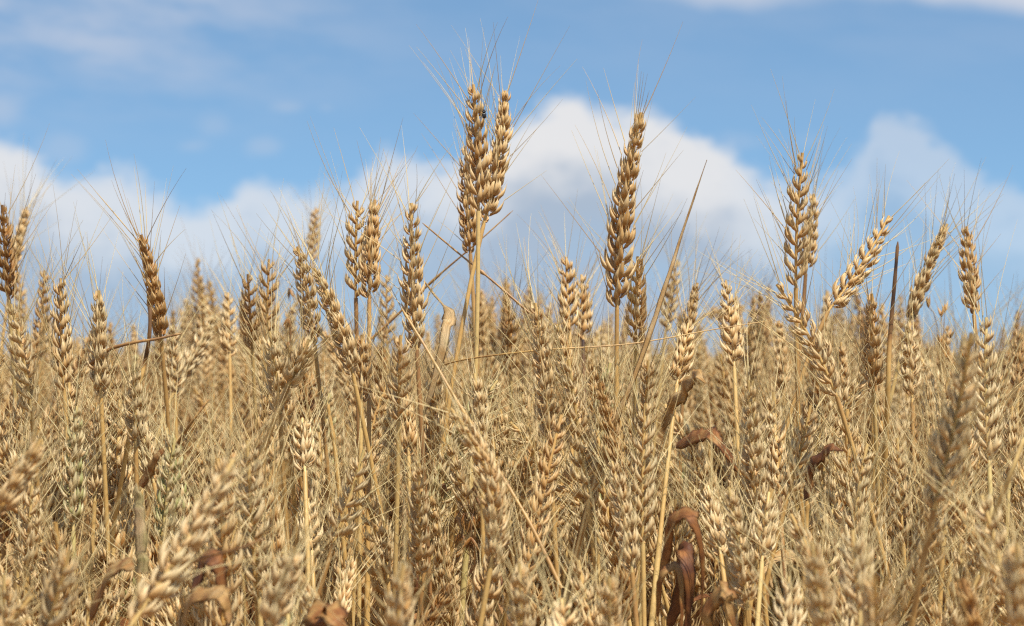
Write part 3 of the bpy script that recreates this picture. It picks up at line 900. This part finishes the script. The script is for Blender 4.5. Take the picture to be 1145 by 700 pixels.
# bare golden stems with their ears broken off
for pts, lab in (([(500, 430, 1.3), (498, 500, 1.3), (494, 600, 1.3)], 'bare golden stem left of the pale crossed ear'),
                 ([(521, 430, 1.28), (515, 500, 1.28), (505, 600, 1.29)], 'bare golden stem just left of the pale crossed ear, nearly vertical'),
                 ([(366, 450, 1.25), (374, 500, 1.25), (380, 560, 1.25)], 'bare golden stem above the shaggy pale ear'),
                 ([(402, 430, 1.28), (404, 475, 1.28), (400, 560, 1.28)], 'bare dark golden stem over the tip of the shaggy pale ear'),
                 ([(976, 440, 1.29), (977, 500, 1.29), (975, 580, 1.3)], 'bare golden stem under the upright ear by the dark spike'),
                 ([(1066, 530, 1.1), (1056, 600, 1.1), (1050, 690, 1.1)], 'bare golden stem right of the big blurred slanting ear'),
                 ([(905, 530, 1.2), (902, 580, 1.2), (899, 650, 1.2)], 'bare golden stem beneath the brown hooked leaf'),
                 ([(74, 440, 1.3), (72, 500, 1.3), (75, 580, 1.3)], 'bare amber stem behind the greenish pale ear')):
    straw('bare_stem', pts, .0009, .0013, .46, lab, 'stem', ground=(0, .02), nodes=(.25,))


def blade(name, strips, label, cat='leaf', parts=None):
    """one withered leaf, or a plant of several leaves when parts names them; strips: (points, width, tone, twist, th0, fold, wprof)"""
    if parts is None:
        pts, w, tone, tw, th, fold, wp = strips[0]
        C = px_curve(pts, 36)
        a = Acc()
        put_blade(a, C, w, RNG, tone, tw, fold=fold, wprof=wp, th0=th)
        o = a.build(name, None, C[0])
        o.location = C[0]
        return tag(o, label, cat)
    org = at(*strips[0][0][0])
    org[2] = 0
    t = thing(name, org, label, cat)
    for pn, (pts, w, tone, tw, th, fold, wp) in zip(parts, strips):
        C = px_curve(pts, 36)
        a = Acc()
        if pn == 'stem':
            C = np.vstack([C, np.array([[C[-1][0], C[-1][1] + .01, 0.0]])])
            T, W, O = frames(C, np.array([.1, 1, .2]))
            r = np.full((1, len(C)), w / 2)
            a.tubes(C[None], W[None], O[None], r, r, 7, 2, np.full((1, len(C)), tone), np.linspace(0, 1, len(C)))
        else:
            put_blade(a, C, w, RNG, tone, tw, fold=fold, wprof=wp, th0=th)
        a.build(pn, t, org)
    return t


WP = ([0, .1, .5, .85, 1], [.4, .9, 1, .7, .1])
blade('folded_leaf', [([(476, 318, 1.24), (487, 332, 1.24), (500, 349, 1.235), (503, 356, 1.23), (501, 366, 1.225), (496, 385, 1.22), (488, 415, 1.22), (478, 445, 1.22), (470, 470, 1.225)], .0066, .25, .1, 0.05, .06, ([0, .24, .32, .5, 1], [.14, .2, 1, .85, .15]))], 'tan dry leaf folded sharply down beside the broad bristly ear')
blade('amber_leaf', [([(740, 478, 1.3), (752, 455, 1.29), (762, 438, 1.27), (770, 426, 1.25), (779, 420, 1.23), (788, 427, 1.22)], .0085, .46, .4, .75, .12, WP)], 'amber leaf curling over right of the slanting dry reed')
blade('red_brown_leaf', [([(758, 500, 1.22), (775, 490, 1.2), (792, 489, 1.19), (806, 497, 1.18), (818, 513, 1.18), (828, 533, 1.19)], .0085, .8, .4, .95, .12, WP)], 'red-brown leaf blade arching left of the long spiky ear')
blade('withered_plant', [([(742, 690, 1.16), (744, 720, 1.16), (745, 760, 1.16)], .003, .4, 0, 0, 0, None),
                         ([(738, 650, 1.07), (746, 605, 1.06), (753, 583, 1.05), (764, 574, 1.045), (776, 580, 1.04), (785, 602, 1.04), (790, 640, 1.045), (787, 690, 1.05)], .0075, .84, .5, .85, .12, WP),
                         ([(752, 700, 1.09), (760, 650, 1.08), (768, 612, 1.08), (774, 640, 1.07), (768, 700, 1.07), (764, 740, 1.07)], .0080, 1.02, .5, .6, .12, WP),
                         ([(735, 690, 1.06), (738, 645, 1.05), (750, 633, 1.05), (760, 640, 1.05), (763, 680, 1.05), (762, 730, 1.05)], .0055, .72, .4, .9, .15, WP),
                         ([(800, 720, 1.0), (799, 680, 1.0), (803, 662, .99), (812, 664, .985), (822, 682, .985), (828, 715, .985)], .0085, .62, .3, .9, .15, WP)],
      'withered plant of arched dark red-brown leaves left of the fat pale open ear', 'withered plant', ['stem', 'leaf', 'leaf', 'leaf', 'leaf'])
blade('orange_leaf', [([(162, 540, 1.1), (168, 524, 1.095), (175, 511, 1.09), (184, 500, 1.09)], .0048, .66, .3, .2, .15, ([0, .3, .7, 1], [.6, 1, .7, .05]))], 'small orange leaf standing left of the green-tinged ear')
blade('yellow_leaf', [([(158, 640, 1.06), (157, 600, 1.06), (154, 565, 1.06), (152, 540, 1.06)], .0058, -.05, .2, .2, .2, ([0, .5, .8, 1], [1, 1, .8, .1]))], 'yellow upright leaf under the small orange leaf')
blade('curled_leaf', [([(100, 690, 1.03), (112, 660, 1.02), (125, 640, 1.0), (140, 632, .99), (149, 640, .98)], .0095, .62, .4, .9, .12, WP)], 'brown and yellow leaf curled over, low at the left')
blade('curled_leaf', [([(200, 715, .95), (206, 685, .95), (218, 667, .94), (238, 662, .93), (252, 672, .92), (258, 700, .92)], .009, .52, .4, .95, .12, WP)], 'tan leaf arched over the dark one at the bottom left')
blade('curled_leaf', [([(215, 660, .96), (228, 630, .96), (240, 626, .95), (248, 650, .95), (246, 690, .95)], .0085, .98, .3, .9, .12, WP)], 'dark red leaf in shade right of the biggest blurred ear')
blade('broad_leaf', [([(330, 722, .96), (344, 692, .96), (360, 684, .95), (376, 690, .94), (394, 720, .94)], .013, .76, .3, 1.05, .12, WP)], 'broad brown leaf bent over at the bottom border')
blade('hooked_leaf', [([(900, 560, 1.17), (906, 530, 1.17), (917, 508, 1.16), (930, 501, 1.15), (944, 505, 1.15)], .007, .92, .4, .9, .15, WP)], 'dark brown hooked leaf beneath the saw-toothed ear')


def wild_grass(x, y, d, n, tone, label, droop=1.0, spread=16):
    """thin grass with a loose head of small awned seeds"""
    b = at(x, y + 120, d)
    root = np.array([b[0], b[1] + .02, 0.0])
    t = thing('wild_grass', root, label, 'wild grass', 'wild grasses among the wheat')
    t['kind'] = 'thing'
    top = at(x, y + 30, d)
    st = Acc()
    C = bez2(root, np.array([root[0], root[1], top[2] * .6]), top, np.linspace(0, 1, 16))[0]
    T, W, O = frames(C, np.array([.1, 1, .1]))
    r = np.linspace(.0009, .0004, 16)[None]
    st.tubes(C[None], W[None], O[None], r, r, 5, 2, np.full((1, 16), tone * .8), np.linspace(0, 1, 16))
    st.build('stem', t, root)
    hd = Acc()
    for i in range(n):
        q = at(x + RNG.normal(0, spread), y + RNG.uniform(-12, 55), d + RNG.normal(0, .012))
        j = C[-1 - int(RNG.integers(0, 2))]
        br = spline([j, (j + q) / 2 + np.array([0, 0, .006]), q], 6)
        T, W, O = frames(br, np.array([.1, 1, .1]))
        rr = np.full((1, 6), .00026)
        hd.tubes(br[None], W[None], O[None], rr, rr, 3, 2, np.full((1, 6), tone), np.linspace(0, 1, 6))
        for k in range(3):
            dv = unit(np.array([RNG.normal(0, .35), RNG.normal(0, .35), 1.0 if droop < 0 else -.9]))
            w_ = unit(np.cross(dv, [0, 1, 0.0]))
            o_ = np.cross(w_, dv)
            s_ = RNG.uniform(.006, .010)
            Cc = q + dv * (PT * s_)[:, None]
            hd.tubes(Cc[None], np.repeat(w_[None], 8, 0)[None], np.repeat(o_[None], 8, 0)[None], (PR * .0009)[None], (PR * .0007)[None], 6, 0, np.array([tone + RNG.normal(0, .1)]), PT)
            u = np.linspace(0, 1, 4)
            Ca = Cc[-2] + dv * (u * RNG.uniform(.008, .016))[:, None]
            hd.tubes(Ca[None], np.repeat(w_[None], 4, 0)[None], np.repeat(o_[None], 4, 0)[None], (.00014 * (1 - .8 * u))[None], (.00014 * (1 - .8 * u))[None], 3, 1, np.array([tone]), u)
    hd.build('seed_head', t, root)
    return t


wild_grass(1052, 352, 1.55, 9, .62, 'reddish wild grass with upright seeds between the pale and the golden ear at the right', -1, 12)
wild_grass(531, 548, 1.2, 18, .97, 'dusky purple wild grass in shade below the pale crossed ear', 1, 13)
wild_grass(325, 330, 1.5, 4, 1.0, 'tiny dark wild grass between the two brown ears and the left-leaning ones', 1, 5)

# a small beetle on the left one of the twin ears
bp = at(540.5, 128, 1.2625)
bt = thing('beetle', bp, 'tiny black beetle clinging to the left one of the tall twin ears', 'beetle')
up_b = unit(np.array([-.05, 0, 1.0]))
out_b = np.array([.55, -.83, 0.0])
wid_b = np.cross(up_b, out_b)


def lump(name, c0, c1, w, h, n=10):
    a = Acc()
    u = np.linspace(0, 1, n)
    p = np.sqrt(np.maximum(1 - (2 * u - 1) ** 2, .001))
    C = bp + (c0 + (c1 - c0) * u)[:, None] * up_b + out_b * .0006
    a.tubes(C[None], np.repeat(wid_b[None], n, 0)[None], np.repeat(out_b[None], n, 0)[None], (p * w)[None], (p * h)[None], 12, 0, np.zeros(1), u)
    a.build(name, bt, bp, ['beetle'])


lump('abdomen', -.0022, .0010, .0012, .0010)
lump('thorax', .0006, .0020, .0010, .0008)
lump('head', .0016, .0026, .0006, .0005)
for i in range(3):
    for sg in (-1, 1):
        u = np.linspace(0, 1, 5)
        C = bp + up_b * (-.0008 + i * .0010) + wid_b * sg * .0007 + out_b * .0004 + wid_b * sg * (u * .0016)[:, None] + up_b * ((i - 1) * u * .0010)[:, None] - out_b * (u ** 2 * .0010)[:, None] + out_b * (np.sin(u * math.pi) * .0005)[:, None]
        a = Acc()
        T, W, O = frames(C, np.array([.3, .8, .4]))
        r = np.full((1, 5), .00012)
        a.tubes(C[None], W[None], O[None], r, r, 4, 0, np.zeros(1), u)
        a.build('leg', bt, bp, ['beetle'])

# ------------------------------------------------------------------ the rest of the field, past counting


def stalk_template(rng, low_stem=.45):
    """ear, beard, stem and leaf of one stalk with its ear's base at the origin"""
    a = Acc()
    L = rng.uniform(.07, .095)
    tilt = rng.normal(0, .18)
    tip = np.array([math.sin(tilt), rng.normal(0, .15), math.cos(tilt)]) * L
    p0 = np.zeros(3)
    p1 = tip * .5 + np.array([rng.normal(0, .003), 0, 0])
    rach, hus, awn, s = ear_data(p0, p1, tip, rng.uniform(0, 3), rng, .0, rng.uniform(.9, 1.25), low=True, awn_tone=0.30)
    put_rachis(a, rach)
    put_husks(a, hus)
    put_awns(a, awn)
    C = bez2(np.array([rng.normal(0, .03) - tip[0], rng.normal(0, .03), -low_stem]), -tip * 1.2, p0, np.linspace(0, 1, 8))[0]
    T, W, O = frames(C, np.array([.1, 1, .1]))
    r = np.linspace(.0018, .0009, 8)[None]
    a.tubes(C[None], W[None], O[None], r, r, 4, 2, np.linspace(.32, .08, 8)[None], np.linspace(0, 1, 8))
    for i in range(2):
        put_blade(a, leaf_curve(C[int(rng.integers(3, 6))], rng, rng.uniform(.1, .18), 9), rng.uniform(.006, .010), rng, rng.normal(.32, .2), twist=rng.normal(0, 2), fold=.3)
    return a.arrays()


def far_template(rng):
    a = Acc()
    L = rng.uniform(.075, .095)
    tilt = rng.normal(0, .2)
    ax = np.array([math.sin(tilt), 0, math.cos(tilt)])
    u = np.linspace(0, 1, 11)
    C = ax * (u * L)[:, None]
    T, W, O = frames(C, np.array([.1, 1, .1]))
    r = .0068 * np.interp(u, [0, .15, .6, 1], [.6, 1, .95, .2]) * np.where(np.arange(11) % 2, 1.12, .75)
    a.tubes(C[None], W[None], O[None], r[None], (r * .8)[None], 5, 0, rng.normal(0, .12, (1, 11)), np.where(np.arange(11) % 2, .9, .2))
    na = 9
    D = unit(np.array([[rng.normal(0, .35), rng.normal(0, .35), 1] for _ in range(na)]))
    B = ax * (rng.uniform(.2, 1, na) * L)[:, None]
    uu = np.array([0, 1.0])
    AC = B[:, None] + D[:, None] * (uu[None] * .065)[..., None]
    sv = unit(np.cross(D, rng.normal(0, 1, (na, 3))))
    a.tubes(AC, np.repeat(sv[:, None], 2, 1), np.repeat(np.cross(D, sv)[:, None], 2, 1), np.tile([[.0004, .0001]], (na, 1)), np.tile([[.0004, .0001]], (na, 1)), 3, 1, rng.normal(0, .1, na), uu)
    C = np.array([[-.05 * tilt, 0, -.35], [-.02 * tilt, 0, -.12], [0, 0, 0]])
    T, W, O = frames(C, np.array([.1, 1, .1]))
    r = np.full((1, 3), .0016)
    a.tubes(C[None], W[None], O[None], r, r, 3, 2, np.full((1, 3), .1), np.array([0, .5, 1]))
    return a.arrays()


def scatter(name, temps, pts, label, rng, tone_mu=.3, tone_sd=.15):
    V, Q, MI, T, A, XX = [], [], [], [], [], []
    n = 0
    for i, p in enumerate(pts):
        v, q, m, t, a, xx = temps[int(rng.integers(len(temps)))]
        th = rng.uniform(0, 2 * math.pi)
        c, s = math.cos(th), math.sin(th)
        sc = rng.uniform(.9, 1.08)
        R = np.array([[c, -s, 0], [s, c, 0], [0, 0, 1]]) * sc
        V.append(v @ R.T + p); Q.append(q + n); MI.append(m); A.append(a); XX.append(xx)
        T.append(np.maximum(t + float(np.clip(rng.normal(tone_mu, tone_sd), -.12, .75)), .05))
        n += len(v)
    o = mesh_object(name, np.concatenate(V), np.concatenate(Q), np.concatenate(MI), np.concatenate(T), np.concatenate(A), None, None, np.concatenate(XX))
    return tag(o, label, 'wheat', None, 'stuff')


mid, far = [], []
HALF = 0.5 * 22.3 / 55.0
def in_frame_near(x, y):
    return y < 2.0 and abs(x) < HALF * y + (.13 if x > 0 and y < 1.3 else .03)       # there the single stalks stand


for n_, y0, y1, w0, mu, cap in ((450, .7, 2.0, .45, .11, .06), (850, 2.0, 2.5, .35, .080, .042), (950, 2.5, 3.5, .4, .086, .042), (850, 3.5, 6.2, .5, .115, .056)):
    for _ in range(n_):
        y = math.sqrt(RNG.uniform(y0 ** 2, y1 ** 2))
        w = HALF * y + w0
        x = RNG.uniform(-w, w)
        if in_frame_near(x, y):
            continue
        mid.append((x, y, min(RNG.normal(ZC - mu, .042), ZC - cap + RNG.normal(0, .012)) + .020 * math.sin(x / y * 52 + 1.3) + .014 * math.sin(x / y * 117 + y)))
for _ in range(12000):
    y = 6.0 + 34.0 * RNG.uniform(0, 1) ** 1.5
    w = HALF * y + 1.2
    far.append((RNG.uniform(-w, w), y, RNG.normal(ZC - .145, .04)))
scatter('wheat_crowd', [stalk_template(RNG) for _ in range(9)], mid, 'crowd of ripe wheat behind the nearer stalks, blurred into a pale mass', RNG, .40, .16)
scatter('distant_wheat', [far_template(RNG) for _ in range(8)], far, 'far ripe wheat blurred to a pale band under the sky', RNG, .34, .12)

# the field's top far away: an uneven sheet of wheat reaching the horizon
ys = np.concatenate([np.linspace(36, 80, 30), np.geomspace(84, 6000, 40)])
us = np.linspace(-1, 1, 60)
V = []
for i, y in enumerate(ys):
    for u in us:
        V.append((u * (y * .45 + 12), y, (ZC - .13 + RNG.normal(0, .03)) if i else 0.3))
nv = len(us)
Q = [(r * nv + c, r * nv + c + 1, (r + 1) * nv + c + 1, (r + 1) * nv + c) for r in range(len(ys) - 1) for c in range(nv - 1)]
o = mesh_object('wheat_canopy', np.array(V), np.array(Q), np.zeros(len(Q), np.int32), np.zeros(len(V)), np.zeros(len(V)), None, ['far'])
tag(o, 'closed canopy of the far wheat field reaching the horizon', 'wheat', None, 'stuff')

# the soil, one sheet to the horizon, finer near the stalks
gy = np.concatenate([-np.geomspace(8000, .6, 30), np.linspace(-.5, 6, 60), np.geomspace(6.2, 8000, 40)])
gx = np.concatenate([-np.geomspace(8000, 2.2, 30), np.linspace(-2, 2, 40), np.geomspace(2.2, 8000, 30)])
V = [(x, y, RNG.uniform(-.018, 0) - .002) for y in gy for x in gx]
nv = len(gx)
Q = [(r * nv + c, r * nv + c + 1, (r + 1) * nv + c + 1, (r + 1) * nv + c) for r in range(len(gy) - 1) for c in range(nv - 1)]
o = mesh_object('ground', np.array(V), np.array(Q), np.zeros(len(Q), np.int32), np.zeros(len(V)), np.zeros(len(V)), None, ['soil'])
tag(o, 'dry brown soil under the wheat', 'ground', None, 'structure')
